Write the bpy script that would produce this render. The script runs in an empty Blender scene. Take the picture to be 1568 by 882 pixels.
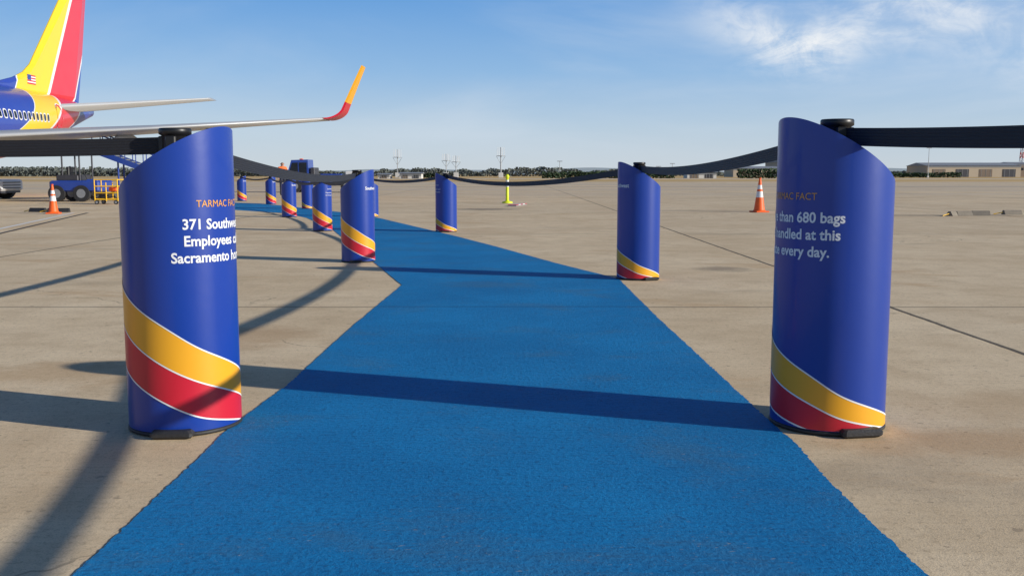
import bpy, math, random
from math import sin, cos, pi, radians, sqrt
from mathutils import Vector, Matrix, noise
random.seed(7)
scene = bpy.context.scene
COL = scene.collection

# ---------------------------------------------------------------- materials
def nt(name):
    m = bpy.data.materials.new(name); m.use_nodes = True
    t = m.node_tree; b = t.nodes["Principled BSDF"]
    return m, t, b
def mat(name, col, rough=0.5, metal=0.0, var=0.12, scale=6.0, coat=0.0, bump=0.0, bscale=60.0):
    m, t, b = nt(name)
    b.inputs["Roughness"].default_value = rough
    b.inputs["Metallic"].default_value = metal
    if coat: b.inputs["Coat Weight"].default_value = coat
    tc = t.nodes.new("ShaderNodeTexCoord")
    n = t.nodes.new("ShaderNodeTexNoise"); n.inputs["Scale"].default_value = scale; n.inputs["Detail"].default_value = 4
    t.links.new(tc.outputs["Object"], n.inputs["Vector"])
    mx = t.nodes.new("ShaderNodeMix"); mx.data_type = 'RGBA'
    mx.inputs["A"].default_value = (*[c*(1-var) for c in col], 1)
    mx.inputs["B"].default_value = (*[min(1, c*(1+var)) for c in col], 1)
    t.links.new(n.outputs["Fac"], mx.inputs["Factor"])
    t.links.new(mx.outputs["Result"], b.inputs["Base Color"])
    if bump:
        n2 = t.nodes.new("ShaderNodeTexNoise"); n2.inputs["Scale"].default_value = bscale
        t.links.new(tc.outputs["Object"], n2.inputs["Vector"])
        bp = t.nodes.new("ShaderNodeBump"); bp.inputs["Strength"].default_value = bump; bp.inputs["Distance"].default_value = 0.01
        t.links.new(n2.outputs["Fac"], bp.inputs["Height"]); t.links.new(bp.outputs["Normal"], b.inputs["Normal"])
    return m

class G:
    """small node-graph helper"""
    def __init__(s, t): s.t = t
    def n(s, typ, **kw):
        x = s.t.nodes.new(typ)
        for k, v in kw.items(): setattr(x, k, v)
        return x
    def put(s, sock, v):
        if isinstance(v, (int, float)): sock.default_value = v
        elif isinstance(v, tuple): sock.default_value = v if len(v) != 3 or sock.type == 'VECTOR' else (*v, 1)
        else: s.t.links.new(v, sock)
    def m(s, op, a, b=0.0, c=None, clamp=False):
        x = s.n("ShaderNodeMath", operation=op); x.use_clamp = clamp
        s.put(x.inputs[0], a); s.put(x.inputs[1], b)
        if c is not None: s.put(x.inputs[2], c)
        return x.outputs[0]
    def ss(s, v, a, b, lo=0.0, hi=1.0):
        x = s.n("ShaderNodeMapRange", interpolation_type='SMOOTHSTEP')
        s.put(x.inputs[0], v); s.put(x.inputs[1], a); s.put(x.inputs[2], b); s.put(x.inputs[3], lo); s.put(x.inputs[4], hi)
        return x.outputs[0]
    def mix(s, f, a, b, mode='MIX'):
        x = s.n("ShaderNodeMix", data_type='RGBA', blend_type=mode)
        s.put(x.inputs["Factor"], f); s.put(x.inputs["A"], a); s.put(x.inputs["B"], b)
        return x.outputs["Result"]
    def noise(s, vec, scale, detail=4, rough=0.5, dist=0.0):
        x = s.n("ShaderNodeTexNoise"); s.put(x.inputs["Vector"], vec)
        x.inputs["Scale"].default_value = scale; x.inputs["Detail"].default_value = detail
        x.inputs["Roughness"].default_value = rough; x.inputs["Distortion"].default_value = dist
        return x.outputs["Fac"]
    def scl(s, vec, sc, loc=(0, 0, 0)):
        x = s.n("ShaderNodeMapping"); s.put(x.inputs["Vector"], vec)
        x.inputs["Scale"].default_value = sc; x.inputs["Location"].default_value = loc
        return x.outputs[0]

def joints(g, X, Y, P):
    wob = g.m('MULTIPLY', g.m('SUBTRACT', g.noise(P, 3.0, 2), 0.5), 0.03)
    jx = g.m('ABSOLUTE', g.m('SUBTRACT', g.m('MODULO', g.m('ADD', g.m('ADD', X, wob), 1000 - 3.15 + 4.9), 10.0), 4.9))
    jy = g.m('ABSOLUTE', g.m('SUBTRACT', g.m('MODULO', g.m('ADD', g.m('ADD', Y, wob), 1000 - 8.1 + 5.0), 10.0), 5.0))
    dx = g.ss(jx, 0.012, 0.03, 1.0, 0.0)
    dy = g.ss(jy, 0.012, 0.035, 1.0, 0.0)
    return dx, dy

def ground_material():
    m, t, b = nt("concrete_apron"); g = G(t)
    geo = g.n("ShaderNodeNewGeometry"); P = geo.outputs["Position"]
    sp = g.n("ShaderNodeSeparateXYZ"); g.put(sp.inputs[0], P); X, Y = sp.outputs[0], sp.outputs[1]
    big = g.noise(P, 0.45, 4, 0.55); mid = g.noise(P, 2.6, 6, 0.65); fine = g.noise(P, 34, 4, 0.75); grain = g.noise(P, 150, 2, 0.8)
    c = g.mix(g.ss(big, 0.3, 0.7), (0.74, 0.56, 0.345), (0.90, 0.715, 0.47))
    c = g.mix(g.ss(mid, 0.38, 0.72, 0, 0.5), c, (0.55, 0.40, 0.235))
    br = g.noise(g.scl(P, (1.8, 50, 1)), 1.0, 3, 0.6)
    c = g.mix(g.ss(br, 0.4, 0.7, 0.0, 0.16), c, (0.45, 0.34, 0.21))
    c = g.mix(g.ss(fine, 0.50, 0.70, 0.0, 0.55), c, (0.36, 0.27, 0.165))
    c = g.mix(g.ss(grain, 0.45, 0.72, 0.0, 0.55), c, (0.35, 0.27, 0.17))
    st = g.noise(g.scl(P, (0.55, 1.1, 1), (3.1, 1.7, 0)), 1.0, 5, 0.62, 0.6)
    c = g.mix(g.ss(st, 0.56, 0.72, 0.0, 0.5), c, (0.52, 0.31, 0.14))
    st2 = g.noise(g.scl(P, (0.3, 0.8, 1), (9.1, 4.7, 0)), 1.0, 5, 0.62, 0.4)
    c = g.mix(g.ss(st2, 0.57, 0.74, 0.0, 0.4), c, (0.33, 0.26, 0.18))
    spec = g.noise(P, 13.0, 2, 0.6)
    c = g.mix(g.ss(spec, 0.67, 0.72, 0.0, 0.5), c, (0.22, 0.17, 0.12))
    dn = g.m('MULTIPLY', g.m('SUBTRACT', g.noise(P, 3.5, 4, 0.65), 0.5), 1.6)
    for (x, y, rx, ry, col, k) in [(1.95, 3.95, .75, .25, (.48, .28, .13), .5), (2.6, 4.6, .9, .4, (.48, .31, .16), .35), (-2.3, 5.4, .9, .4, (.48, .29, .13), .45),
                                   (-1.75, 6.6, .5, .6, (.46, .28, .14), .45), (2.47, 11.4, .35, .4, (.26, .20, .14), .7), (-.9, 31, 1.3, .9, (.14, .12, .10), .8),
                                   (2.3, 3.3, .5, .5, (.44, .32, .2), .35), (6.5, 30, 3.2, .5, (.2, .16, .12), .5), (11.5, 26.4, 3.5, .6, (.17, .14, .11), .6)]:
        ax = g.m('DIVIDE', g.m('SUBTRACT', X, x), rx); ay = g.m('DIVIDE', g.m('SUBTRACT', Y, y), ry)
        d = g.m('ADD', g.m('SQRT', g.m('ADD', g.m('MULTIPLY', ax, ax), g.m('MULTIPLY', ay, ay))), dn)
        c = g.mix(g.ss(d, 0.3, 1.15, k, 0.0), c, col)
    fl = g.m('FLOOR', g.m('DIVIDE', g.m('ADD', Y, 1000 - 8.1), 10.0)); fx = g.m('FLOOR', g.m('DIVIDE', g.m('ADD', X, 1000 - 3.15), 10.0))
    wn = g.n("ShaderNodeTexWhiteNoise", noise_dimensions='2D'); cb = g.n("ShaderNodeCombineXYZ"); g.put(cb.inputs[0], fl); g.put(cb.inputs[1], fx); g.put(wn.inputs["Vector"], cb.outputs[0])
    c = g.mix(g.m('MULTIPLY', wn.outputs["Value"], 0.22), c, (0.48, 0.38, 0.26))
    vo = g.n("ShaderNodeTexVoronoi", feature='DISTANCE_TO_EDGE'); vo.inputs["Scale"].default_value = 0.16
    wv = g.n("ShaderNodeVectorMath", operation='ADD'); nz = g.n("ShaderNodeTexNoise"); nz.inputs["Scale"].default_value = 1.2; nz.inputs["Detail"].default_value = 5; g.put(nz.inputs["Vector"], P)
    g.put(wv.inputs[0], P); g.put(wv.inputs[1], nz.outputs["Color"]); g.put(vo.inputs["Vector"], wv.outputs[0])
    c = g.mix(g.m('MULTIPLY', g.ss(vo.outputs["Distance"], 0.0005, 0.0018, 0.55, 0.0), g.ss(big, .5, .56)), c, (0.14, 0.11, 0.08))
    dx, dy = joints(g, X, Y, P)
    c = g.mix(g.m('MULTIPLY', g.m('MAXIMUM', dx, g.m('MULTIPLY', dy, 0.65)), 0.88), c, (0.07, 0.06, 0.05))
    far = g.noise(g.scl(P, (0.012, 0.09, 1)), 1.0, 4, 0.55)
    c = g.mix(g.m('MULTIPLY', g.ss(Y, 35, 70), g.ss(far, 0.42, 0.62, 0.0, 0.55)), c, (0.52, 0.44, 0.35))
    edge = g.m('ADD', Y, g.m('MULTIPLY', g.noise(P, 0.05, 2), 14))
    gr = g.mix(g.noise(g.scl(P, (0.02, 0.05, 1)), 1.0, 5), (0.78, 0.50, 0.22), (0.42, 0.31, 0.13))
    c = g.mix(g.ss(edge, 150, 152), c, gr)
    taxi = g.m('MULTIPLY', g.ss(Y, 215, 217), g.ss(Y, 240, 241, 1, 0))
    c = g.mix(taxi, c, (0.66, 0.57, 0.45))
    g.put(b.inputs["Base Color"], c); b.inputs["Roughness"].default_value = 0.85
    b.inputs["Specular IOR Level"].default_value = 0.15
    h = g.m('ADD', g.m('MULTIPLY', br, 0.6), g.m('ADD', g.m('MULTIPLY', grain, 0.5), g.m('MULTIPLY', fine, 0.9)))
    h = g.m('SUBTRACT', h, g.m('MULTIPLY', dx, 1.5))
    bp = g.n("ShaderNodeBump"); bp.inputs["Strength"].default_value = 0.45; bp.inputs["Distance"].default_value = 0.004
    g.put(bp.inputs["Height"], h); g.put(b.inputs["Normal"], bp.outputs[0])
    return m

def path_material():
    m, t, b = nt("blue_path_paint"); g = G(t)
    geo = g.n("ShaderNodeNewGeometry"); P = geo.outputs["Position"]
    sp = g.n("ShaderNodeSeparateXYZ"); g.put(sp.inputs[0], P); X, Y = sp.outputs[0], sp.outputs[1]
    big = g.noise(P, 0.9, 5, 0.6)
    c = g.mix(g.ss(big, 0.3, 0.7), (0.005, 0.185, 0.44), (0.008, 0.24, 0.54))
    br = g.noise(g.scl(P, (7, 80, 1)), 1.0, 3, 0.65)
    c = g.mix(g.ss(br, 0.45, 0.75, 0.0, 0.38), c, (0.004, 0.09, 0.24))
    fine = g.noise(P, 45, 4, 0.8)
    c = g.mix(g.ss(fine, 0.50, 0.70, 0.0, 0.7), c, (0.006, 0.08, 0.20))
    gr = g.noise(P, 170, 2, 0.8)
    c = g.mix(g.ss(gr, 0.5, 0.75, 0.0, 0.5), c, (0.005, 0.09, 0.23))
    dirt = g.noise(g.scl(P, (0.9, 1.3, 1), (5, 2, 0)), 1.0, 6, 0.68, 0.5)
    c = g.mix(g.ss(dirt, 0.50, 0.70, 0.0, 0.42), c, (0.06, 0.15, 0.24))
    wear = g.noise(g.scl(P, (35, 70, 1)), 1.0, 3, 0.6)
    wm = g.m('MULTIPLY', g.ss(wear, 0.64, 0.70), g.ss(dirt, 0.48, 0.6))
    c = g.mix(g.m('MULTIPLY', wm, 0.6), c, (0.34, 0.29, 0.23))
    dx, dy = joints(g, X, Y, P)
    c = g.mix(g.m('MULTIPLY', dy, 0.45), c, (0.01, 0.05, 0.14))
    g.put(b.inputs["Base Color"], c); b.inputs["Roughness"].default_value = 0.7
    b.inputs["Specular IOR Level"].default_value = 0.2
    bp = g.n("ShaderNodeBump"); bp.inputs["Strength"].default_value = 0.8; bp.inputs["Distance"].default_value = 0.007
    g.put(bp.inputs["Height"], g.m('ADD', g.m('MULTIPLY', br, .8), fine)); g.put(b.inputs["Normal"], bp.outputs[0])
    return m

def livery_material():
    m, t, b = nt("airliner_livery"); g = G(t)
    geo = g.n("ShaderNodeNewGeometry"); P = geo.outputs["Position"]
    sp = g.n("ShaderNodeSeparateXYZ"); g.put(sp.inputs[0], P); Y, Z = sp.outputs[1], sp.outputs[2]
    low = g.m('MAXIMUM', g.m('SUBTRACT', 5.2, Z), 0.0)
    tt = g.m('ADD', g.m('SUBTRACT', Y, g.m('MULTIPLY', Z, 0.6)), g.m('MULTIPLY', g.m('MULTIPLY', low, low), 0.45))
    blue = (0.02, 0.055, 0.36); yel = (0.88, 0.60, 0.01); red = (0.66, 0.015, 0.035); wh = (0.8, 0.8, 0.8)
    c = g.mix(g.m('GREATER_THAN', tt, 48.45), blue, wh)
    c = g.mix(g.m('GREATER_THAN', tt, 48.55), c, yel)
    c = g.mix(g.m('GREATER_THAN', tt, 52.05), c, wh)
    c = g.mix(g.m('GREATER_THAN', tt, 52.35), c, red)
    c = g.mix(g.m('GREATER_THAN', tt, 55.45), c, wh)
    c = g.mix(g.m('GREATER_THAN', tt, 55.65), c, blue)
    n = g.noise(P, 1.2, 4); c = g.mix(g.m('MULTIPLY', n, 0.12), c, (0.2, 0.2, 0.2))
    g.put(b.inputs["Base Color"], c); b.inputs["Roughness"].default_value = 0.3; b.inputs["Coat Weight"].default_value = 0.3
    return m

M = {}
M['ground'] = ground_material(); M['path'] = path_material(); M['livery'] = livery_material()
M['pblue'] = mat("pillar_blue_vinyl", (0.006, 0.042, 0.30), 0.34, 0, .08, 3, coat=.1, bump=.04, bscale=18)
M['gold'] = mat("gold_vinyl", (0.84, 0.39, 0.015), 0.38, 0, .04, 3, coat=.1)
M['red'] = mat("red_vinyl", (0.56, 0.012, 0.03), 0.38, 0, .06, 3, coat=.1)
M['white'] = mat("white_vinyl", (0.8, 0.8, 0.8), 0.4, 0, .03, 3)
M['gtext'] = mat("gold_text_vinyl", (0.74, 0.33, 0.05), 0.4, 0, .03, 3)
M['rub'] = mat("black_rubber", (0.025, 0.025, 0.027), 0.6, 0, .3, 20, bump=.2)
M['blk'] = mat("black_plastic", (0.012, 0.012, 0.013), 0.4, 0, .2, 20)
M['belt'] = mat("black_webbing", (0.014, 0.014, 0.018), 0.6, 0, .25, 80, bump=.3, bscale=400)
M['alu'] = mat("wing_grey_paint", (0.48, 0.49, 0.50), 0.35, 0.2, .08, 1)
M['dkgrey'] = mat("dark_grey_metal", (0.07, 0.07, 0.08), 0.5, .4, .2, 3)
M['glass'] = mat("dark_glass", (0.01, 0.013, 0.02), 0.1, 0, .1, 3)
M['orange'] = mat("cone_orange", (0.9, 0.13, 0.015), 0.5, 0, .12, 8)
M['refl'] = mat("reflective_white", (0.75, 0.75, 0.75), 0.4, 0, .06, 10)
M['lime'] = mat("lime_yellow", (0.72, 0.80, 0.02), 0.5, 0, .08, 8)
M['vblue'] = mat("vehicle_blue", (0.02, 0.06, 0.32), 0.35, 0, .15, 3, coat=.3)
M['vwhite'] = mat("vehicle_white", (0.7, 0.7, 0.7), 0.35, 0, .08, 3)
M['vyel'] = mat("safety_yellow", (0.85, 0.50, 0.02), 0.45, 0, .12, 4)
M['vgrey'] = mat("galvanised_steel", (0.35, 0.36, 0.37), 0.45, .5, .15, 4)
M['conc'] = mat("precast_concrete_block", (0.22, 0.19, 0.15), 0.9, 0, .3, 12)
M['skin'] = mat("skin", (0.42, 0.24, 0.17), 0.6)
M['vest'] = mat("orange_vest", (0.9, 0.17, 0.03), 0.7)
M['navy'] = mat("navy_cloth", (0.02, 0.025, 0.05), 0.8)
M['hair'] = mat("dark_hair", (0.02, 0.014, 0.01), 0.8)
M['tan'] = mat("tan_metal_cladding", (0.46, 0.38, 0.28), 0.7, 0, .1, .1)
M['brown'] = mat("brown_wall", (0.20, 0.15, 0.11), 0.7, 0, .1, .1)
M['roof'] = mat("grey_roof", (0.26, 0.27, 0.28), 0.6, 0, .1, .1)
M['bwhite'] = mat("white_wall", (0.62, 0.61, 0.58), 0.7, 0, .1, .1)
M['leaf'] = mat("haze_tinted_foliage", (0.12, 0.135, 0.12), 0.9, 0, .5, .15)  # leaf colour paled and greyed to paint in aerial haze
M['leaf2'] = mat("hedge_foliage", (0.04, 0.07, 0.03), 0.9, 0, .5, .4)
M['redp'] = mat("tower_red_paint", (0.55, 0.08, 0.05), 0.6)
M['mark'] = mat("white_road_marking", (0.75, 0.72, 0.66), 0.8, 0, .2, 10)
M['oil'] = mat("dark_sealant", (0.08, 0.07, 0.06), 0.8, 0, .3, 5)
M['hillm'] = mat("haze_tinted_hills", (0.32, 0.40, 0.48), 1.0, 0, .1, .01)  # pale blue of distance haze painted into the hill colour

# ---------------------------------------------------------------- mesh builder
class MB:
    def __init__(s): s.v = []; s.f = []; s.mi = []; s.sm = []; s.mats = []
    def mid(s, k):
        if k not in s.mats: s.mats.append(k)
        return s.mats.index(k)
    def add(s, vs, fs, k, smooth=False):
        o = len(s.v); s.v += [tuple(p) for p in vs]; i = s.mid(k)
        for f in fs: s.f.append([o + a for a in f]); s.mi.append(i); s.sm.append(smooth)
    def box(s, c, d, k, rot=0.0, bev=0.0, pitch=0.0):
        hx, hy, hz = d[0]/2, d[1]/2, d[2]/2
        R = Matrix.Rotation(rot, 3, 'Z') @ Matrix.Rotation(pitch, 3, 'Y')
        b = min(bev, hx*.9, hy*.9, hz*.9)
        if b <= 0:
            pts = [Vector((x*hx, y*hy, z*hz)) for z in (-1, 1) for x, y in ((-1, -1), (1, -1), (1, 1), (-1, 1))]
            fs = [(3, 2, 1, 0), (4, 5, 6, 7)] + [(i, (i+1) % 4, (i+1) % 4+4, i+4) for i in range(4)]
        else:
            pts = []
            for z, ins in ((-hz, b), (-hz+b, 0), (hz-b, 0), (hz, b)):
                x0, y0 = hx-ins, hy-ins; q = b
                for x, y in ((-x0+q, -y0), (x0-q, -y0), (x0, -y0+q), (x0, y0-q), (x0-q, y0), (-x0+q, y0), (-x0, y0-q), (-x0, -y0+q)):
                    pts.append(Vector((x, y, z)))
            fs = [tuple(reversed(range(8))), tuple(range(24, 32))]
            for r in range(3):
                for i in range(8): fs.append((r*8+i, r*8+(i+1) % 8, r*8+8+(i+1) % 8, r*8+8+i))
        c = Vector(c); s.add([R @ p + c for p in pts], fs, k)
    def cyl(s, p0, p1, r0, r1, k, n=12, caps=True, smooth=True):
        p0 = Vector(p0); p1 = Vector(p1); d = (p1-p0).normalized()
        a = d.orthogonal().normalized(); b = d.cross(a)
        vs = [p + (a*cos(2*pi*i/n) + b*sin(2*pi*i/n))*r for p, r in ((p0, r0), (p1, r1)) for i in range(n)]
        s.add(vs, [(i, (i+1) % n, n+(i+1) % n, n+i) for i in range(n)], k, smooth)
        if caps:
            s.add(vs[:n], [tuple(reversed(range(n)))], k); s.add(vs[n:], [tuple(range(n))], k)
    def lathe(s, c, prof, k, n=24, smooth=True):
        vs = [(c[0]+r*cos(2*pi*i/n), c[1]+r*sin(2*pi*i/n), c[2]+z) for r, z in prof for i in range(n)]
        fs = [(j*n+i, j*n+(i+1) % n, (j+1)*n+(i+1) % n, (j+1)*n+i) for j in range(len(prof)-1) for i in range(n)]
        s.add(vs, fs, k, smooth)
    def wheel(s, c, r, w, axis='X', hub='vgrey'):
        ax = Vector((1, 0, 0)) if axis == 'X' else Vector((0, 1, 0))
        c = Vector(c); s.cyl(c-ax*w/2, c+ax*w/2, r, r, 'rub', 20); s.cyl(c-ax*(w/2+.01), c+ax*(w/2+.01), r*.55, r*.55, hub, 14)
    def obj(s, name, parent=None):
        me = bpy.data.meshes.new(name); me.from_pydata(s.v, [], s.f); me.update()
        for k in s.mats: me.materials.append(M[k])
        me.polygons.foreach_set("material_index", s.mi); me.polygons.foreach_set("use_smooth", s.sm)
        o = bpy.data.objects.new(name, me); COL.objects.link(o)
        if parent: o.parent = parent
        return o
def empty(name, loc=(0, 0, 0), sc=1.0):
    e = bpy.data.objects.new(name, None); e.location = loc; e.scale = (sc,)*3; e.empty_display_size = .2
    COL.objects.link(e); return e

# ---------------------------------------------------------------- ground & path
b = MB(); b.add([(-3000, -60, 0), (3000, -60, 0), (3000, 6000, 0), (-3000, 6000, 0)], [(0, 1, 2, 3)], 'ground'); b.obj("ground")

def resample(pts, n):
    L = [0]
    for a, c in zip(pts, pts[1:]): L.append(L[-1]+math.dist(a, c))
    out = []
    for i in range(n):
        t = L[-1]*i/(n-1); j = 0
        while j < len(L)-2 and L[j+1] < t: j += 1
        u = (t-L[j])/(L[j+1]-L[j]); out.append((pts[j][0]*(1-u)+pts[j+1][0]*u, pts[j][1]*(1-u)+pts[j+1][1]*u))
    return out
Lf1 = [(-1.22, -1.5), (-1.213, 2.6), (-1.22, 3.69), (-1.235, 4.18), (-1.18, 5.05), (-1.16, 7.05), (-1.10, 9.71)]
Rt1 = [(1.15, -1.5), (1.145, 2.59), (1.14, 3.26), (1.165, 3.97), (1.15, 4.6), (1.14, 6.1), (1.122, 7.4), (1.13, 10.3)]
Lf2 = [(-1.10, 9.71), (-1.78, 12.44), (-3.57, 19.5), (-5.19, 24.8), (-6.35, 27.7), (-8.5, 30.3), (-10.5, 32.7), (-13.2, 35.2)]
Rt2 = [(1.13, 10.3), (.537, 12.17), (-.239, 14.94), (-1.12, 17.85), (-3.5, 25.2), (-5.04, 28.7), (-7.77, 34), (-9.45, 37), (-12.4, 39.5), (-14.8, 41.0)]
b = MB()
Lp = resample(Lf1, 900)+resample(Lf2, 400)[1:]; Rp = resample(Rt1, 900)+resample(Rt2, 400)[1:]
vs = []
for i, (l, r) in enumerate(zip(Lp, Rp)):
    jl = noise.noise((l[1]*5, 3.3, 0))*.006+noise.noise((l[1]*30, 1.3, 0))*.006+random.uniform(-.003, .003)
    jr = noise.noise((r[1]*5, 8.3, 0))*.006+noise.noise((r[1]*30, 6.3, 0))*.006+random.uniform(-.003, .003)
    vs += [(l[0]+jl, l[1], .004), (r[0]+jr, r[1], .004)]
b.add(vs, [(2*i, 2*i+1, 2*i+3, 2*i+2) for i in range(len(Lp)-1)], 'path'); b.obj("blue_painted_path")

def strip(name, pts, w, k, z=.008):
    b = MB(); vs = []
    for i, p in enumerate(pts):
        q = pts[min(i+1, len(pts)-1)]; o = pts[max(i-1, 0)]
        d = Vector((q[0]-o[0], q[1]-o[1])).normalized(); nx, ny = -d.y*w/2, d.x*w/2
        vs += [(p[0]+nx, p[1]+ny, z), (p[0]-nx, p[1]-ny, z)]
    b.add(vs, [(2*i, 2*i+1, 2*i+3, 2*i+2) for i in range(len(pts)-1)], k); return b.obj(name)
strip("painted_line", [(-9.6, 17.0), (-12.5, 28.0)], .12, 'mark')
strip("sealed_joint", [(-9.2, 17.0), (-12.1, 28.0)], .09, 'oil')
strip("painted_line", [(-60, 64), (-5, 58), (60, 52)], .3, 'mark')
strip("sealed_joint", [(-60, 90), (90, 84)], .45, 'oil')
strip("sealed_joint", [(-60, 47), (60, 45)], .12, 'oil')
strip("painted_line", [(-90, 118), (120, 118)], .6, 'mark')

# ---------------------------------------------------------------- queue pillars
def interp(tab, x):
    if x <= tab[0][0]: return tab[0][1]
    for (a, ya), (c, yc) in zip(tab, tab[1:]):
        if x <= c:
            u = (x-a)/(c-a); return ya*(1-u)+yc*u
    return tab[-1][1]
def smoothtab(tab):
    xs = list(range(-170, 191, 2)); ys = [interp(tab, x) for x in xs]
    for _ in range(60): ys = [ys[0]]+[(ys[i-1]+ys[i]*2+ys[i+1])/4 for i in range(1, len(ys)-1)]+[ys[-1]]
    return list(zip(xs, ys))
T1 = smoothtab([(-170, .73), (-139, .655), (-60, .455), (-35, .375), (35, .235), (55, .17), (145, .035), (190, .01)])
T2 = smoothtab([(-170, .56), (-139, .485), (-60, .285), (-35, .23), (35, .12), (55, .075), (145, -.01), (190, -.05)])
T3 = smoothtab([(-170, .37), (-139, .305), (-60, .13), (-35, .075), (35, .012), (55, -.01), (145, -.1), (190, -.15)])
R0 = .237; ZM = 1.152; AM = .148
def P3(phi, r, z): return (r*sin(phi), -r*cos(phi), z)
def band(bb, top, bot, phi0, k, r, Z0=.024):
    n = 120; vs = []; fs = []
    for i in range(n+1):
        s = -165+330*i/n; zt = max(interp(top, s), Z0); zb = max(interp(bot, s), Z0); ph = radians(s)+phi0
        vs += [P3(ph, r, zb), P3(ph, r, zt)]
    for i in range(n):
        if vs[2*i+1][2]-vs[2*i][2] > 1e-4 or vs[2*i+3][2]-vs[2*i+2][2] > 1e-4: fs.append((2*i, 2*i+2, 2*i+3, 2*i+1))
    bb.add(vs, fs, k, True)
def off(tab, d): return [(a, y+d) for a, y in tab]
def cyltext(txt, size, s0, z, phi0, k, parent, align='CENTER', bold=.0):
    cu = bpy.data.curves.new("t", 'FONT'); cu.body = txt; cu.size = size; cu.align_x = align; cu.offset = bold; cu.resolution_u = 3
    to = bpy.data.objects.new("t", cu); COL.objects.link(to)
    dg = bpy.context.evaluated_depsgraph_get(); me = bpy.data.meshes.new_from_object(to.evaluated_get(dg))
    bpy.data.objects.remove(to)
    for v in me.vertices:
        ph = phi0+radians(s0)+v.co.x*.95/R0; v.co = P3(ph, R0+.0016, z+v.co.y)
    me.materials.clear(); me.materials.append(M[k])
    o = bpy.data.objects.new("lettering", me); COL.objects.link(o); o.parent = parent
def pillar(x, y, sc, phid, texts=None, foot=0.0, n=96):
    e = empty("queue_barrier_pillar", (x, y, 0), sc); phi0 = radians(phid)
    cut = phi0+math.copysign(radians(11), phid)
    bb = MB(); zc = lambda ph: ZM+AM*cos(ph-cut)
    NV = 10; vs = []; 
    for j in range(NV+1):
        for i in range(n):
            ph = 2*pi*i/n; rr = R0; vs.append(P3(ph, rr, .022+(zc(ph)-.022)*j/NV))
    bb.add(vs, [(j*n+i, j*n+(i+1) % n, (j+1)*n+(i+1) % n, (j+1)*n+i) for j in range(NV) for i in range(n)], 'pblue', True)
    ri = R0-.005
    vs = [P3(2*pi*i/n, R0, zc(2*pi*i/n)) for i in range(n)]+[P3(2*pi*i/n, ri, zc(2*pi*i/n)) for i in range(n)]
    bb.add(vs, [(i, (i+1) % n, n+(i+1) % n, n+i) for i in range(n)], 'pblue')
    vs = [P3(2*pi*i/n, ri, .03) for i in range(n)]+[P3(2*pi*i/n, ri, zc(2*pi*i/n)) for i in range(n)]
    bb.add(vs, [(i, n+i, n+(i+1) % n, (i+1) % n) for i in range(n)], 'pblue', True)
    ph = phi0+pi; bb.box(P3(ph, R0+.001, .55), (.03, .003, .9), 'pblue', rot=ph)
    bb.obj("shell", e)
    bb = MB()
    band(bb, off(T1, .006), off(T1, -.001), phi0, 'white', R0+.0020)
    band(bb, T1, off(T2, .006), phi0, 'gold', R0+.0012)
    band(bb, off(T2, .006), off(T2, -.001), phi0, 'white', R0+.0020)
    band(bb, T2, off(T3, .006), phi0, 'red', R0+.0012)
    band(bb, off(T3, .006), off(T3, -.001), phi0, 'white', R0+.0020)
    bb.obj("stripes", e)
    bb = MB()
    bb.lathe((0, 0, 0), [(0, .002), (R0-.004, .002), (R0+.004, .008), (R0+.002, .019), (R0-.02, .021), (0, .024)], 'rub', 64)
    f = radians(foot)
    c = P3(f, R0+.006, .02); bb.box(c, (.175, .06, .034), 'rub', rot=f*.6, bev=.01)
    bb.obj("base", e)
    bb = MB()
    bb.cyl((0, 0, .03), (0, 0, 1.17), .03, .03, 'blk', 20)
    bb.lathe((0, 0, 1.16), [(.03, 0), (.05, .006), (.054, .02), (.054, .1), (.058, .104), (.068, .11), (.068, .13), (.064, .135), (0, .136)], 'blk', 28)
    for a in (0, pi/2, pi, 3*pi/2): bb.box((.052*cos(a), .052*sin(a), 1.218), (.034, .045, .088), 'blk', rot=a, bev=.005)
    bb.obj("post", e)
    for t in (texts or []): cyltext(*t[:4], phi0, t[4], e, bold=t[5])
    return e
tA = [("TARMAC FACT", .041, 2, .965, 'gtext', .0), ("371 Southwest", .0595, -3, .874, 'white', .0014), ("Employees call", .0595, -3, .805, 'white', .0014), ("Sacramento home.", .0595, -4, .736, 'white', .0014)]
tB = [("TARMAC FACT", .041, -2, .965, 'gtext', .0), ("More than 680 bags", .0595, 2, .874, 'white', .0014), ("are handled at this", .0595, 2, .805, 'white', .0014), ("gate every day.", .0595, 2, .736, 'white', .0014)]
tS = [("Southwest", .06, 0, 1.02, 'white', .0012)]
tE = [("Southwest", .045, 0, 1.02, 'white', .0), ("These pillars mark", .04, 0, .93, 'white', .0), ("the boarding path.", .04, 0, .87, 'white', .0)]
PL = {}
def pl(key, x, y, sc, ph, tx, foot=0):
    PL[key] = (x, y, sc); pillar(x, y, sc, ph, tx, foot)
pl('A', -1.445, 4.25, 1.0, 66, tA, 5)
pl('B', 1.40, 4.27, 1.03, -64, tB, 16)
pl('C', -1.95, 12.4, .89, 66, tS)
pl('D', 1.335, 10.35, .945, -64, tS, 30)
pl('E', -1.266, 18.9, .865, -62, tE)
pl('F', -3.70, 19.15, .79, 66, tE)
pl('G', -3.68, 25.7, .79, -66, tS)
pl('H', -5.75, 25.35, .79, 66, tS)
pl('K', -6.55, 31.5, .79, -66, tS)
pl('I', -8.9, 36.3, .79, 66, tS)
pl('J', -11.15, 40.6, .79, 66, tS)
pl('W', -3.5, 4.25, 1.0, 66, tS)
pl('Z', 2.3, .3, 1.03, -64, tS)

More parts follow.
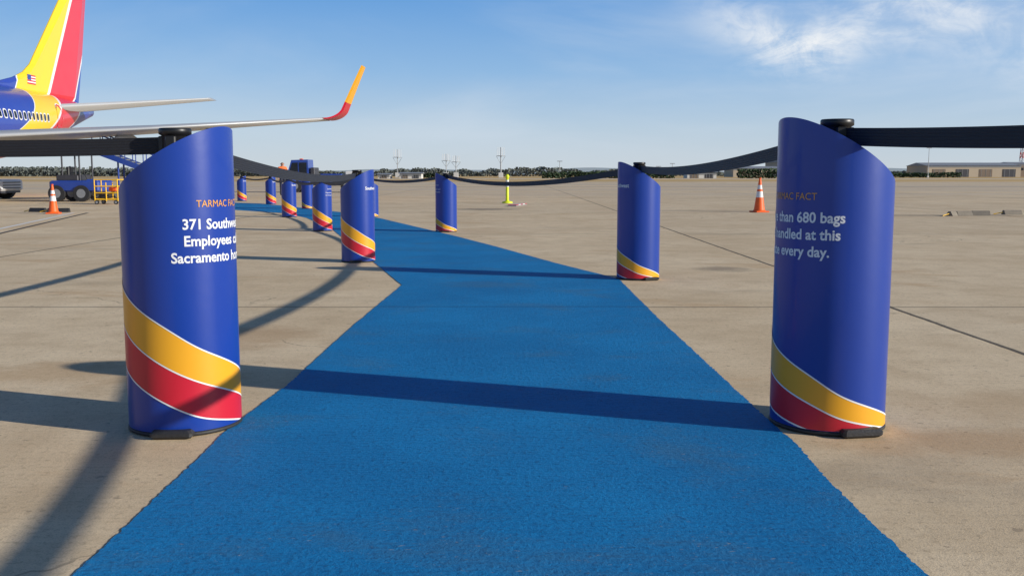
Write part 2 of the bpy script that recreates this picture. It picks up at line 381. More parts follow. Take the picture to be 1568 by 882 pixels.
def belt(k0, k1, sag, w=.072):
    x0, y0, s0 = PL[k0]; x1, y1, s1 = PL[k1]
    p0 = Vector((x0, y0, 1.222*s0)); p1 = Vector((x1, y1, 1.222*s1)); d = (p1-p0); d.z = 0; d.normalize(); nrm = Vector((-d.y, d.x, 0))
    p0 = p0+d*.055*s0; p1 = p1-d*.055*s1
    N = 48; C = 12; w0, w1 = w*s0, w*s1; bb = MB(); vs = []
    for i in range(N+1):
        t = i/N; c = p0.lerp(p1, t); c.z -= sag*4*t*(1-t); ww = w0*(1-t)+w1*t
        tw = .12*sin(pi*t)*sin(5*t+x0)
        for j in range(C+1):
            q = (j/C-.5)*ww; o = (.0007 if j % 2 else -.0007)
            vs.append(c+Vector((0, 0, q*cos(tw)))+nrm*(o+q*sin(tw)))
    bb.add(vs, [(i*(C+1)+j, (i+1)*(C+1)+j, (i+1)*(C+1)+j+1, i*(C+1)+j+1) for i in range(N) for j in range(C)], 'belt', False)
    return bb.obj("barrier_belt")
belt('A', 'C', .085); belt('B', 'D', .07); belt('D', 'E', .15); belt('E', 'G', .08); belt('C', 'F', .08); belt('F', 'H', .08)
belt('G', 'K', .08); belt('H', 'I', .1); belt('I', 'J', .08); belt('W', 'A', .015); belt('Z', 'B', .05)

# ---------------------------------------------------------------- cones & small things
def cone(x, y, h, rot=0, base='orange'):
    bb = MB(); s = h/.9
    bb.box((0, 0, .02), (.40*s, .40*s, .036), base, rot=rot, bev=.012)
    def r(z): return (.155-.128*z/.9)*s
    zs = [(.038, .40, 'orange'), (.40, .56, 'refl'), (.56, .62, 'orange'), (.62, .73, 'refl'), (.73, .9, 'orange')]
    for a, c, k in zs: bb.cyl((0, 0, a*s), (0, 0, c*s), r(a)/s*s, r(c), k, 28, caps=(c == .9))
    bb.lathe((0, 0, .036), [(r(0)+.03, 0), (r(0)+.012, .012), (r(.03)+.001, .03)], 'orange', 28)
    bb.lathe((0, 0, .9*s), [(r(.9), 0), (r(.9)+.012, .004), (r(.9)+.012, .02), (.01, .024)], 'orange', 16)
    o = bb.obj("traffic_cone"); o.location = (x, y, 0.001)
cone(-12.84, 27.5, .80, .2, 'orange'); cone(7.2, 28.6, .97, .3)
bb = MB()
bb.lathe((0, 0, 0), [(.2, 0), (.2, .05), (.1, .075), (.06, .1), (.055, .95), (.075, .98), (.075, 1.04), (.04, 1.09), (0, 1.1)], 'lime', 24)
bb.cyl((0, 0, .62), (0, 0, .72), .06, .06, 'refl', 20, False); bb.cyl((0, 0, .8), (0, 0, .88), .06, .06, 'refl', 20, False)
bb.obj("delineator_post").location = (-.18, 37.6, 0)
def chock(x, y, rot, L=.45, k='conc'):
    bb = MB(); h = .12; w = .1
    vs = [(-L/2, -w, 0), (L/2, -w, 0), (L/2, w, 0), (-L/2, w, 0), (-L/2, -w*.35, h), (L/2, -w*.35, h), (L/2, w*.35, h), (-L/2, w*.35, h)]
    bb.add(vs, [(3, 2, 1, 0), (4, 5, 6, 7), (0, 1, 5, 4), (1, 2, 6, 5), (2, 3, 7, 6), (3, 0, 4, 7)], k)
    bb.cyl((-L/2-.02, 0, .06), (-L/2-.25, .05, .012), .012, .012, 'vyel', 8)
    o = bb.obj("wheel_chock"); o.location = (x, y, 0.001); o.rotation_euler = (0, 0, rot)
chock(12.1, 26.3, .2); chock(12.65, 26.5, -.1); chock(13.75, 27.0, .1, .5); chock(11.7, 26.1, .7, .3)
chock(-13.2, 28.6, .1, .6, 'rub'); chock(-13.9, 28.8, -.2, .5, 'rub')
bb = MB(); 
for i in range(5): bb.box((i*.16-.32, 0, .05), (.16, .3, .02), 'red' if i % 2 == 0 else 'mark')
bb.box((0, 0, .02), (.8, .28, .036), 'vgrey')
o = bb.obj("striped_marker_board"); o.location = (.2, 34.6, 0); o.rotation_euler = (0, 0, 1.35); o.scale = (2.2, 1, 1)

# ---------------------------------------------------------------- airliner
def airliner():
    e = empty("airliner", (0, 0, 0)); CX = -26.0
    rings = [(22, 2.95, .05, .05), (22.4, 2.98, .5, .5), (23.2, 3.05, .95, .9), (24.5, 3.2, 1.35, 1.35), (26.2, 3.4, 1.75, 1.8), (28.5, 3.5, 1.88, 2.0), (45, 3.5, 1.88, 2.0), (47.5, 3.56, 1.87, 1.95),
             (50, 3.72, 1.76, 1.82), (52, 3.92, 1.55, 1.65), (54, 4.12, 1.3, 1.42), (56, 4.36, 1.0, 1.15), (58, 4.58, .7, .84), (60, 4.78, .4, .5), (61.3, 4.88, .2, .26), (61.35, 4.88, .02, .02)]
    n = 48; vs = []
    for (Y, zc, rx, rz) in rings:
        for i in range(n): a = 2*pi*i/n; vs.append((CX+rx*cos(a), Y, zc+rz*sin(a)))
    bb = MB(); bb.add(vs, [(j*n+i, (j+1)*n+i, (j+1)*n+(i+1) % n, j*n+(i+1) % n) for j in range(len(rings)-1) for i in range(n)], 'livery', True)
    bb.obj("fuselage", e)
    out = [(47.5, 5.42), (50.2, 5.75), (51.9, 6.12), (53.0, 6.5), (53.8, 7.0), (58.6, 11.95), (59.0, 12.45), (61.45, 12.5), (60.3, 7.8), (59.55, 5.2), (54, 5.0), (50, 5.2)]
    bb = MB(); m = len(out); cyx = sum(p[0] for p in out)/m+.8
    vs = [(CX+.03, y, z) for y, z in out]+[(CX-.03, y, z) for y, z in out]
    inn = [(y+(cyx-y)*.2 if z < 11 else y+(60-y)*.5, z+(min(max(z, 5.6), 12.1)-z)) for y, z in out]
    vs += [(CX+.16, y, z) for y, z in inn]+[(CX-.16, y, z) for y, z in inn]
    fs = []
    for i in range(m):
        k = (i+1) % m
        fs += [(i, k, m+k, m+i), (i, 2*m+i, 2*m+k, k), (m+i, m+k, 3*m+k, 3*m+i)]
    fs += [tuple(range(2*m, 3*m)), tuple(reversed(range(3*m, 4*m)))]
    bb.add(vs, fs, 'livery'); bb.obj("tail_fin", e)
    def surf(name, secs, k, sgn):
        prof = [(0, 0), (.03, .32), (.15, .85), (.35, 1), (.65, .6), (1, .05), (1, -.05), (.65, -.35), (.35, -.6), (.15, -.55), (.03, -.25)]
        m = len(prof); vs = []
        for dx, yl, ch, z, t in secs:
            for a, h in prof: vs.append((CX+sgn*dx, yl+a*ch, z+h*t))
        fs = [(j*m+i, j*m+(i+1) % m, (j+1)*m+(i+1) % m, (j+1)*m+i) for j in range(len(secs)-1) for i in range(m)]
        fs += [tuple(range(m)), tuple(range((len(secs)-1)*m, len(secs)*m))]
        bb = MB(); bb.add(vs, fs, k, True); return bb.obj(name, e)
    for sg in (1, -1):
        surf("wing", [(1.2, 34.6, 8.2, 2.15, .42), (5.5, 37.4, 5.4, 2.5, .30), (11, 40.5, 3.6, 2.95, .19), (17.6, 44.2, 1.7, 3.55, .09)], 'alu', sg)
        surf("tailplane", [(.5, 54.6, 4.2, 4.75, .24), (8.0, 59.0, 1.6, 5.55, .08)], 'alu', sg)
        bb = MB(); path = []; B0 = 17.6
        for i in range(25):
            t = i/24
            if t < .35:
                a = t/.35*radians(72); dx = B0+.8*sin(a); z = 3.57+.6*(1-cos(a))
            else:
                u = (t-.35)/.65; dx = B0+.76+.72*u; z = 3.985+2.1*u
            path.append((dx, 44.2+2.0*t**1.2, 1.7-1.05*t, z))
        for i in range(len(path)-1):
            (d0, y0, c0, z0), (d1, y1, c1, z1) = path[i], path[i+1]; q = .045
            k = 'red' if i < 11 else 'gold'
            vs = [(CX+sg*(d0-q), y0, z0+q*.5), (CX+sg*(d0-q), y0+c0, z0+q*.5), (CX+sg*(d1-q), y1+c1, z1+q*.5), (CX+sg*(d1-q), y1, z1+q*.5),
                  (CX+sg*(d0+q), y0, z0-q*.5), (CX+sg*(d0+q), y0+c0, z0-q*.5), (CX+sg*(d1+q), y1+c1, z1-q*.5), (CX+sg*(d1+q), y1, z1-q*.5)]
            bb.add(vs, [(0, 1, 2, 3), (7, 6, 5, 4), (0, 3, 7, 4), (1, 5, 6, 2)]+([(3, 2, 6, 7)] if i == 23 else [])+([(0, 4, 5, 1)] if i == 0 else []), k)
        bb.obj("winglet", e)
        bb = MB()
        for dx, y, z, L in ((6.4, 41.0, 2.25, 3.2), (9.6, 42.2, 2.55, 2.8), (13.0, 43.4, 2.95, 2.3)):
            prof = [(0, -L/2), (.12, -L*.38), (.2, -L*.1), (.18, L*.2), (.08, L*.42), (0, L/2)]
            n = 12; vs = [(CX+sg*dx+r*cos(2*pi*i/n), y+q, z+1.3*r*sin(2*pi*i/n)) for r, q in prof for i in range(n)]
            bb.add(vs, [(j*n+i, j*n+(i+1) % n, (j+1)*n+(i+1) % n, (j+1)*n+i) for j in range(5) for i in range(n)], 'alu', True)
        bb.obj("flap_fairings", e)
        bb = MB(); n = 28
        prof = [(.72, 0), (.9, -.12), (1.02, .15), (1.05, .9), (.98, 2.2), (.75, 3.4), (.45, 3.5), (.3, 4.2), (0, 4.4)]
        vs = [(CX+sg*4.8+r*cos(2*pi*i/n), 31.6+q, 1.72+r*sin(2*pi*i/n)) for r, q in prof for i in range(n)]
        bb.add(vs, [(j*n+i, (j+1)*n+i, (j+1)*n+(i+1) % n, j*n+(i+1) % n) for j in range(8) for i in range(n)], 'vblue', True)
        bb.cyl((CX+sg*4.8, 32.0, 1.72), (CX+sg*4.8, 31.95, 1.72), .74, .74, 'dkgrey', 28); bb.box((CX+sg*4.8, 34.3, 2.75), (.2, 3, .7), 'alu')
        bb.obj("engine", e)
        bb = MB(); bb.cyl((CX+sg*2.9, 40.6, .5), (CX+sg*2.7, 40.6, 2.2), .12, .15, 'vgrey')
        bb.wheel((CX+sg*2.55, 40.6, .55), .55, .35); bb.wheel((CX+sg*3.25, 40.6, .55), .55, .35); bb.obj("main_gear", e)
    bb = MB(); bb.cyl((CX, 26.2, .35), (CX, 26.2, 2), .08, .1, 'vgrey'); bb.wheel((CX-.2, 26.2, .34), .34, .2); bb.wheel((CX+.2, 26.2, .34), .34, .2); bb.obj("nose_gear", e)
    bb = MB()
    def skin(Y, z):
        for r0, r1 in zip(rings, rings[1:]):
            if r0[0] <= Y <= r1[0]:
                u = (Y-r0[0])/(r1[0]-r0[0]); zc = r0[1]*(1-u)+r1[1]*u; rx = r0[2]*(1-u)+r1[2]*u; rz = r0[3]*(1-u)+r1[3]*u
                return rx*sqrt(max(0, 1-((z-zc)/rz)**2))
        return 0
    def patch(Y, z, w, h, k, d, n=12):
        for sg in (1, -1):
            vs = []
            for i in range(n):
                a = 2*pi*i/n; ca, sa = cos(a), sin(a)
                yy = Y+w/2*math.copysign(abs(ca)**.6, ca); zz = z+h/2*math.copysign(abs(sa)**.6, sa)
                vs.append((CX+sg*(skin(yy, zz)+d), yy, zz))
            bb.add(vs, [tuple(range(n))], k)
    Yw = 28.0
    while Yw < 52.5:
        zz = 3.98+max(0, Yw-49)*.02
        patch(Yw, zz, .36, .48, 'refl', .012); patch(Yw, zz, .24, .36, 'glass', .022); Yw += .51
    patch(54.4, 4.15, .95, 1.6, 'refl', .02); patch(54.4, 4.15, .84, 1.5, 'red', .03)
    for i in range(7): bb.box((CX+.17, 53.6, 6.35-i*.07), (.012, .9, .07), 'red' if i % 2 == 0 else 'refl')
    bb.box((CX+.18, 53.34, 6.25), (.012, .38, .28), 'vblue')
    bb.obj("windows_and_markings", e)
airliner()

# ---------------------------------------------------------------- ramp vehicles
def belt_loader():
    e = empty("belt_loader", (0, 0, 0)); bb = MB()
    bb.box((-17.6, 40.3, .62), (2.0, 1.5, .45), 'vblue', bev=.06)
    bb.box((-17.9, 40.3, .95), (.9, 1.3, .25), 'dkgrey', bev=.04)
    bb.box((-16.9, 40.3, .75), (.5, 1.4, .3), 'vblue', bev=.04)
    for x in (-18.3, -17.3): 
        for y in (39.6, 41.0): bb.wheel((x, y, .33), .33, .22, 'Y')
    for x in (-18.1, -17.4):
        for y in (39.7, 40.9): bb.cyl((x, y, .8), (x, y, 2.0), .035, .035, 'dkgrey', 8)
    bb.box((-17.75, 40.3, 2.02), (.95, 1.4, .05), 'vblue', bev=.01)
    bb.cyl((-17.2, 39.9, .9), (-17.35, 39.9, 1.25), .02, .02, 'blk', 8); bb.lathe((-17.37, 39.9, 1.25), [(.17, 0), (.19, .015), (.17, .03)], 'blk', 16)
    bb.box((-17.9, 39.95, 1.15), (.12, .45, .5), 'blk', bev=.03)
    bb.obj("chassis", e)
    bb = MB(); a = Vector((-17.6, 41.9, 2.1)); c = Vector((-14.0, 41.9, .75)); d = (c-a); ang = math.atan2(-d.z, d.x); L = d.length; m = (a+c)/2
    bb.box(m, (L, .75, .1), 'dkgrey', pitch=ang)
    for y in (-.42, .42):
        bb.box(m+Vector((0, y, .0)), (L, .06, .22), 'vblue', pitch=ang)
        bb.cyl(a+Vector((0, y, .75)), c+Vector((0, y, .75)), .03, .03, 'vblue', 8)
        for i in range(9):
            p = a.lerp(c, i/8)+Vector((0, y, 0)); bb.cyl(p, p+Vector((0, 0, .75)), .022, .022, 'vblue', 6)
    for i in range(16): 
        p = a.lerp(c, (i+.5)/16); bb.cyl(p+Vector((0, -.38, .07)), p+Vector((0, .38, .07)), .03, .03, 'vgrey', 8)
    for x in (-16.6, -14.6):
        for y in (41.5, 42.3):
            bb.wheel((x, y, .28), .28, .16, 'Y')
        bb.box((x, 41.9, .38), (.12, .8, .12), 'vblue')
        zt = a.z+(x-a.x)/(c.x-a.x)*(c.z-a.z); bb.cyl((x, 41.6, .35), (x, 41.6, zt), .04, .04, 'vblue', 8); bb.cyl((x, 42.2, .35), (x, 42.2, zt), .04, .04, 'vblue', 8)
    bb.box((-15.6, 41.9, .42), (2.3, .12, .12), 'vblue'); bb.obj("conveyor", e)
belt_loader()
bb = MB(); X0, Y0 = -14.85, 36.3
for x in (-.42, 0, .42):
    for y in (-.3, .3): bb.cyl((X0+x, Y0+y, .12), (X0+x, Y0+y, .92-(.12 if x == 0 else 0)), .022, .022, 'vyel', 8)
for z in (.18, .42, .66, .9):
    for y in (-.3, .3): bb.cyl((X0-.42, Y0+y, z), (X0+.42, Y0+y, z), .02, .02, 'vyel', 8)
    for x in (-.42, .42): bb.cyl((X0+x, Y0-.3, z), (X0+x, Y0+.3, z), .02, .02, 'vyel', 8)
bb.box((X0, Y0, .2), (.8, .58, .03), 'vyel'); bb.box((X0-.15, Y0, .33), (.35, .4, .22), 'rub', bev=.03); bb.box((X0+.2, Y0, .55), (.3, .4, .16), 'orange', bev=.03)
for x in (-.35, .35):
    for y in (-.3, .3): bb.wheel((X0+x, Y0+y, .08), .08, .05, 'Y')
bb.obj("yellow_equipment_cart")
bb = MB(); X0, Y0 = -24.4, 43.5
bb.box((X0, Y0, .62), (4.6, 2.1, .5), 'vwhite', bev=.08); bb.box((X0-.4, Y0, .98), (3.2, 1.9, .24), 'vwhite', bev=.06); bb.box((X0+.1, Y0, .34), (4.2, 1.9, .12), 'dkgrey')
for x in (-1.5, 1.5):
    for y in (-1.0, 1.0): bb.wheel((X0+x, Y0+y, .42), .42, .3, 'Y')
for x in (-.9, .1): 
    for y in (-.7, .7): bb.cyl((X0+x, Y0+y, 1.0), (X0+x, Y0+y, 1.9), .04, .04, 'vwhite', 8)
bb.box((X0-.4, Y0, 1.92), (1.2, 1.6, .07), 'vwhite', bev=.02); bb.box((X0-.8, Y0, 1.3), (.15, 1.0, .5), 'blk', bev=.04)
for z in (.5, .62, .74): bb.box((X0+2.32, Y0, z), (.02, 1.5, .04), 'dkgrey')
bb.obj("tow_tractor")
def tug(X0, Y0):
    bb = MB()
    bb.box((X0+.5, Y0, .55), (4.5, 1.6, .28), 'dkgrey', bev=.04)
    prof = [(-1.75, .55), (-1.75, 1.05), (-1.6, 1.15), (-1.35, 1.95), (-.35, 1.98), (-.3, .55)]
    n = len(prof); vs = [(X0+x, Y0-.8, z) for x, z in prof]+[(X0+x, Y0+.8, z) for x, z in prof]
    bb.add(vs, [tuple(range(n)), tuple(reversed(range(n, 2*n)))]+[(i, n+i, n+(i+1) % n, (i+1) % n) for i in range(n)], 'vblue')
    for sgn in (-1, 1):
        y = Y0+sgn*.812; q = [(-1.5, 1.15), (-1.3, 1.78), (-.95, 1.8), (-.95, 1.15)]
        bb.add([(X0+x, y, z) for x, z in q], [(0, 1, 2, 3)], 'glass'); q = [(-.88, 1.15), (-.88, 1.8), (-.42, 1.8), (-.42, 1.15)]
        bb.add([(X0+x, y, z) for x, z in q], [(0, 1, 2, 3)], 'glass')
    bb.add([(X0-1.60, Y0-.7, 1.22), (X0-1.60, Y0+.7, 1.22), (X0-1.39, Y0+.7, 1.85), (X0-1.39, Y0-.7, 1.85)], [(0, 1, 2, 3)], 'glass')
    bb.box((X0+1.3, Y0, .8), (2.9, 1.6, .22), 'dkgrey', bev=.04); bb.box((X0-.1, Y0, 1.2), (.25, 1.4, .6), 'dkgrey', bev=.03)
    bb.box((X0+1.0, Y0, 1.02), (1.3, 1.3, .2), 'vblue', bev=.03); bb.box((X0+2.2, Y0+.1, 1.1), (.7, 1.1, .36), 'vwhite', bev=.03); bb.box((X0-.9, Y0, 2.01), (.2, .2, .07), 'orange', bev=.02)
    for x in (-1.15, 2.0):
        for y in (-.78, .78): bb.wheel((X0+x, Y0+y, .38), .38, .24, 'Y')
    bb.obj("flatbed_truck")
tug(-12.0, 60.5)

# ---------------------------------------------------------------- ramp worker (skinned figure)
def person(X0, Y0, rot):
    me = bpy.data.meshes.new("body")
    V = []; E = []; R = []
    def j(p, r, par=None):
        V.append(p); R.append(r); i = len(V)-1
        if par is not None: E.append((par, i))
        return i
    pel = j((0, 0, .95), .15); ab = j((0, 0, 1.12), .145, pel); ch = j((0, -.01, 1.34), .165, ab); nk = j((0, 0, 1.5), .06, ch)
    hd = j((0, -.01, 1.60), .088, nk); ht = j((0, -.005, 1.70), .08, hd)
    for s in (-1, 1):
        hp = j((s*.09, 0, .88), .095, pel); kn = j((s*.11, -.02, .5), .062, hp); an = j((s*.12, .01, .09), .042, kn); toe = j((s*.13, -.15, .045), .04, an)
        sh = j((s*.185, 0, 1.43), .062, ch)
        el = j((s*.26, .01 if s < 0 else -.02, 1.16), .043, sh)
        wr = j((s*.25, -.10 if s < 0 else -.22, .93 if s < 0 else 1.12), .028, el)
        d = Vector((0, -.25, -1)).normalized() if s < 0 else Vector((0, -1, -.1)).normalized()
        w = Vector(V[wr]); pm = w+d*.07; p = j(tuple(pm), .032, wr)
        for k, (o, L) in enumerate(((-.024, .06), (-.008, .075), (.008, .07), (.024, .055))):
            q = pm+d*.03+Vector((0, o, 0)) if s < 0 else pm+d*.03+Vector((o, 0, 0))
            a = j(tuple(q), .009, p); c = j(tuple(q+d*L*.6+Vector((-s*.01, 0, 0))), .008, a); j(tuple(q+d*L+Vector((-s*.025, 0, 0))), .007, c)
        tq = w+d*.04+Vector((-s*.03, -.02, 0)); a = j(tuple(tq), .011, wr); j(tuple(tq+d*.045+Vector((-s*.012, -.01, 0))), .009, a)
    me.from_pydata(V, E, []); ob = bpy.data.objects.new("body", me); COL.objects.link(ob)
    sk = ob.modifiers.new("s", 'SKIN'); sd = ob.modifiers.new("d", 'SUBSURF'); sd.levels = 2; sd.render_levels = 2
    for i, r in enumerate(R): 
        v = me.skin_vertices[0].data[i]; v.radius = (r, r*.85 if i in (1, 2) else r); v.use_root = (i == 0)
    dg = bpy.context.evaluated_depsgraph_get(); m2 = bpy.data.meshes.new_from_object(ob.evaluated_get(dg)); bpy.data.objects.remove(ob)
    m2.materials.clear()
    for k in ('navy', 'vest', 'skin', 'hair', 'rub', 'refl'): m2.materials.append(M[k])
    for p in m2.polygons:
        c = p.center; p.use_smooth = True; i = 0
        if c.z > 1.49: i = 2
        elif c.z > .98 and abs(c.x) < .2: i = 1
        elif abs(c.x) > .2 and c.z > .8: i = 1 if c.z > 1.3 else 2
        if c.z > 1.66 or (c.z > 1.56 and c.y > .03): i = 3
        if c.z < .1: i = 4
        if i == 1 and 1.1 < c.z < 1.15: i = 5
        p.material_index = i
    e = empty("ramp_worker", (X0, Y0, 0)); o = bpy.data.objects.new("body", m2); COL.objects.link(o); o.parent = e
    bb = MB()
    for s in (-1, 1):
        bb.lathe((s*.032, -.085, 1.635), [(0, -.012), (.012, 0), (0, .012)], 'hair', 8)
        bb.lathe((s*.092, 0, 1.61), [(0, -.035), (.016, -.01), (.018, .02), (0, .035)], 'skin', 8)
    bb.add([(-.014, -.088, 1.585), (.014, -.088, 1.585), (0, -.12, 1.59), (0, -.09, 1.635)], [(0, 1, 2), (1, 3, 2), (0, 2, 3)], 'skin')
    bb.box((0, -.088, 1.555), (.05, .012, .01), 'red')
    bb.obj("face", e); e.rotation_euler = (0, 0, rot)
person(-11.75, 50.5, .5)

# ---------------------------------------------------------------- distant setting
def foliage(name, segs, k, size, dens, hvar=.5):
    bb = MB(); vs = []; fs = []
    for (x0, x1, y, h, dp) in segs:
        N = int((x1-x0)*dens*h)
        for _ in range(N):
            x = random.uniform(x0, x1)
            top = h*(1-hvar+hvar*(.5+.9*noise.noise((x*.03, y*.01, 0))+.6*noise.noise((x*.14, 3, 0))))
            z = top*(random.random()**.8); c = Vector((x, y+random.uniform(-dp, dp), z)); s = size*random.uniform(.4, 1.2)
            a = Vector((random.gauss(0, 1), random.gauss(0, 1), random.gauss(0, 1))).normalized(); q = a.orthogonal().normalized(); w = a.cross(q)
            o = len(vs); vs += [c+q*s, c+w*s*.8, c-q*s*.9, c-w*s]; fs.append((o, o+1, o+2, o+3))
    bb.add(vs, fs, k); return bb.obj(name)
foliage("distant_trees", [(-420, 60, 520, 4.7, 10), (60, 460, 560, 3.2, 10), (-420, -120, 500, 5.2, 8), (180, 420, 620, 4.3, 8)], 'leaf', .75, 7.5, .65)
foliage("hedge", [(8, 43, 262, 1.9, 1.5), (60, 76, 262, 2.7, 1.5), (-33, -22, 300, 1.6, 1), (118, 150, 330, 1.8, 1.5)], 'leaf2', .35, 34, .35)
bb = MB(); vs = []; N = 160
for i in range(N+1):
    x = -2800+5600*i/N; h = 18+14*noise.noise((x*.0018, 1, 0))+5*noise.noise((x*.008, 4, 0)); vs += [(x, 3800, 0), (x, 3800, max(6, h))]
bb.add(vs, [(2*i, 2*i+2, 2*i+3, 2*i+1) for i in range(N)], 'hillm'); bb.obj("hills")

def hangar(name, x0, x1, y, dep, h, peak, wall, roof='roof', doors=3, win=False):
    bb = MB(); W = x1-x0; xm = (x0+x1)/2
    bb.box((xm, y+dep/2, h/2), (W, dep, h), wall)
    o = .4
    vs = [(x0-o, y-o, h+.01), (x1+o, y-o, h+.01), (x1+o, y+dep+o, h+.01), (x0-o, y+dep+o, h+.01), (x0-o, y+dep/2, h+peak), (x1+o, y+dep/2, h+peak)]
    bb.add(vs, [(0, 1, 5, 4), (2, 3, 4, 5), (0, 4, 3), (1, 2, 5), (0, 3, 2, 1)], roof)
    bb.box((xm, y-.06, h-.35), (W, .1, .5), roof)
    for i in range(doors):
        dx = x0+W*(i+.5)/doors; bb.box((dx, y-.05, h*.35), (W/doors*.55, .12, h*.7), 'dkgrey' if i % 2 else 'brown')
        for q in (-.2, 0, .2): bb.box((dx+W/doors*q, y-.13, h*.35), (.12, .05, h*.68), 'roof')
    if win:
        k = x0+2
        while k < x1-2: bb.box((k, y-.05, h*.62), (1.1, .1, .9), 'glass'); k += 2.6
    bb.obj(name)
hangar("hangar", 108, 146, 395, 26, 5.8, 1.9, 'tan', doors=3)
hangar("maintenance_shed", 83, 104, 370, 16, 3.2, .9, 'tan', doors=2)
hangar("maintenance_shed", 160, 196, 380, 20, 4.3, 1.3, 'tan', doors=4)
hangar("terminal_annex", 197, 230, 385, 20, 5.0, .9, 'brown', doors=2, win=True)
hangar("storage_building", 48, 56, 270, 6, 1.6, .5, 'bwhite', doors=2)
hangar("storage_building", -28.5, -23, 250, 5, 1.25, .35, 'bwhite', doors=2, win=False)
hangar("storage_building", -34, -31, 250, 5, 1.0, .35, 'bwhite', doors=1, win=False)

def mast(x, y, h, r=.14, antennas=6, name="antenna_mast"):
    bb = MB(); bb.cyl((x, y, 0), (x, y, h), r, r*.7, 'vgrey', 8)
    for i in range(antennas):
        a = 2*pi*i/antennas; R = 1.1; p = Vector((x+R*cos(a), y+R*sin(a), h*.72))
        bb.cyl((x, y, h*.72), p, .06, .06, 'vgrey', 6); bb.cyl(p, p+Vector((0, 0, h*.28)), .06, .05, 'refl', 6)
    bb.lathe((x, y, h*.71), [(0, 0), (1.2, 0), (1.2, .12), (0, .14)], 'vgrey', 12)
    bb.cyl((x, y, h*.45), (x+1.4, y, h*.72), .05, .05, 'vgrey', 6); bb.cyl((x, y, h*.45), (x-1.4, y, h*.72), .05, .05, 'vgrey', 6)
    bb.box((x, y, .8), (1.4, 1.0, 1.6), 'bwhite', bev=.05); bb.obj(name)
mast(-34.8, 300, 8.6); mast(-20, 300, 7.2); mast(-16.8, 296, 6.6); mast(-3.4, 300, 9.2, .22)
def pole(x, y, h, name="light_pole"):
    bb = MB(); bb.cyl((x, y, 0), (x, y, h), .14, .08, 'vgrey', 8); bb.box((x, y, h), (1.6, .25, .2), 'vgrey'); bb.box((x, y, .3), (.5, .5, .6), 'bwhite'); bb.obj(name)
pole(135, 320, 9.5); pole(90, 320, 5.5); pole(14.5, 300, 5); pole(52, 320, 4.5); pole(46, 310, 3.5); pole(182, 340, 6)
def lattice(x, y, h):
    bb = MB(); w0, w1 = 1.5, .7; n = 8; C = [(-1, -1), (1, -1), (1, 1), (-1, 1)]
    def P(i, c): w = w0+(w1-w0)*i/n; return Vector((x+c[0]*w, y+c[1]*w, h*i/n))
    for i in range(n):
        k = 'redp' if i % 2 else 'refl'
        for q in range(4):
            a, c = C[q], C[(q+1) % 4]
            bb.cyl(P(i, a), P(i+1, a), .16, .16, k, 6); bb.cyl(P(i, a), P(i+1, c), .1, .1, k, 5); bb.cyl(P(i, c), P(i+1, a), .1, .1, k, 5); bb.cyl(P(i+1, a), P(i+1, c), .1, .1, k, 5)
    bb.box((x, y, h+.1), (3.2, 3.2, .2), 'redp'); bb.cyl((x, y, h), (x, y, h+3), .14, .08, 'redp', 6)
    bb.cyl((x-1, y, h+.6), (x+1, y, h+1.2), .4, .4, 'refl', 10); bb.obj("lattice_tower")
lattice(211, 407, 20)

# ---------------------------------------------------------------- sky, sun, camera
SUN_EL = 18.5; SUN_AZ = 110.0
w = bpy.data.worlds.new("World"); scene.world = w; w.use_nodes = True
t = w.node_tree; g = G(t); bg = t.nodes["Background"]
sky = g.n("ShaderNodeTexSky", sky_type='NISHITA'); sky.sun_disc = False; sky.sun_elevation = radians(SUN_EL); sky.sun_rotation = radians(SUN_AZ)
sky.air_density = 1.0; sky.dust_density = 0.4; sky.ozone_density = 2.0
tc = g.n("ShaderNodeTexCoord"); sp = g.n("ShaderNodeSeparateXYZ"); g.put(sp.inputs[0], tc.outputs["Generated"])
az = g.m('ARCTAN2', sp.outputs[0], sp.outputs[1]); el = g.m('ARCSINE', sp.outputs[2])
cb = g.n("ShaderNodeCombineXYZ"); g.put(cb.inputs[0], az); g.put(cb.inputs[1], el); A = cb.outputs[0]
def blob(ca, ce, ra, re, tilt=0):
    da = g.m('SUBTRACT', az, ca); de = g.m('SUBTRACT', g.m('SUBTRACT', el, ce), g.m('MULTIPLY', da, tilt))
    x = g.m('DIVIDE', da, ra); y = g.m('DIVIDE', de, re)
    return g.m('EXPONENT', g.m('MULTIPLY', g.m('ADD', g.m('MULTIPLY', x, x), g.m('MULTIPLY', y, y)), -1.0))
rp = g.n("ShaderNodeValToRGB"); cr = rp.color_ramp
g.put(rp.inputs[0], g.m('DIVIDE', el, 0.5, clamp=True))
stops = [(0.0, (.60, .68, .76)), (0.09, (.48, .62, .78)), (0.20, (.27, .485, .79)), (0.36, (.11, .335, .74)), (0.6, (.04, .14, .38)), (1.0, (.025, .08, .22))]
cr.elements[0].position = 0; cr.elements[0].color = (*stops[0][1], 1); cr.elements[1].position = 1; cr.elements[1].color = (*stops[-1][1], 1)
for p, col in stops[1:-1]: x = cr.elements.new(p); x.color = (*col, 1)
vm = g.n("ShaderNodeVectorMath", operation='SCALE'); g.put(vm.inputs[0], rp.outputs[0]); vm.inputs["Scale"].default_value = 1/0.11
c = g.mix(0.85, sky.outputs[0], vm.outputs[0])
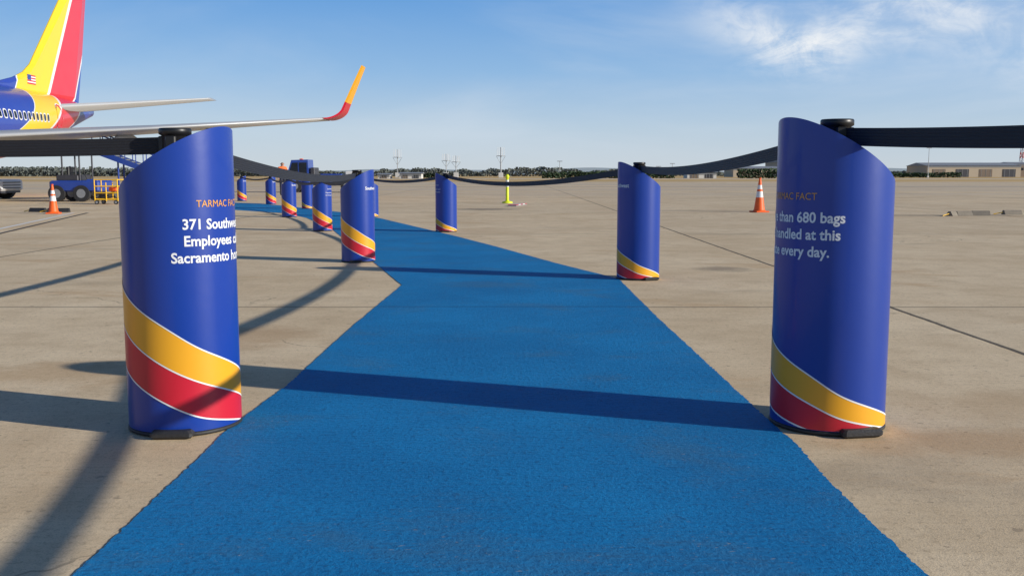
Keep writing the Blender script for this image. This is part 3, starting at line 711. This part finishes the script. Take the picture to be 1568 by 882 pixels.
wsp = g.noise(g.scl(A, (9, 20, 1)), 1.0, 7, 0.62, 1.4)
wsp2 = g.noise(g.scl(A, (26, 34, 1), (3, 1, 0)), 1.0, 6, 0.65, 0.9)
soft = g.noise(g.scl(A, (2.2, 8, 1), (1.3, 0.4, 0)), 1.0, 6, 0.55, 0.5)
m1 = None
for bl in [blob(.245, .135, .055, .024, -.35), blob(.30, .12, .05, .022, .2), blob(.40, .15, .085, .035, -.15), blob(.52, .115, .05, .03, .2), blob(.40, .185, .05, .018)]:
    m1 = bl if m1 is None else g.m('ADD', m1, bl)
cir = g.m('MULTIPLY', g.ss(g.m('ADD', g.m('MULTIPLY', wsp, .6), g.m('MULTIPLY', wsp2, .4)), .36, .66), m1)
veil = g.m('MULTIPLY', g.ss(soft, .36, .68), g.m('MULTIPLY', g.ss(el, -.02, .05), g.ss(el, .09, .24, 1, .2)))
veil = g.m('MULTIPLY', veil, g.ss(az, -.5, .1, .35, 1))
c = g.mix(g.m('MULTIPLY', veil, .5), c, (6.0, 6.7, 7.5))
c = g.mix(g.m('MULTIPLY', cir, .8, clamp=True), c, (7.9, 8.15, 8.4))
g.put(bg.inputs["Color"], c); bg.inputs["Strength"].default_value = 0.11

sl = bpy.data.lights.new("sun", 'SUN'); sl.energy = 5.0; sl.angle = radians(.53); sl.color = (1.0, .95, .86)
so = bpy.data.objects.new("sun", sl); COL.objects.link(so)
az_, el_ = radians(SUN_AZ), radians(SUN_EL)
d = Vector((sin(az_)*cos(el_), cos(az_)*cos(el_), sin(el_))); so.rotation_euler = (-d).to_track_quat('-Z', 'Y').to_euler(); so.location = (20, -10, 20)

cam = bpy.data.cameras.new("camera"); cam.lens = 36*1500/1568; cam.sensor_width = 36; cam.clip_end = 12000; cam.clip_start = .05
co = bpy.data.objects.new("camera", cam); COL.objects.link(co); co.location = (0, 0, 1.1); co.rotation_euler = (radians(90-6.617), 0, 0)
scene.camera = co
scene.view_settings.view_transform = 'Standard'; scene.view_settings.look = 'None'; scene.view_settings.exposure = 0; scene.view_settings.gamma = 1
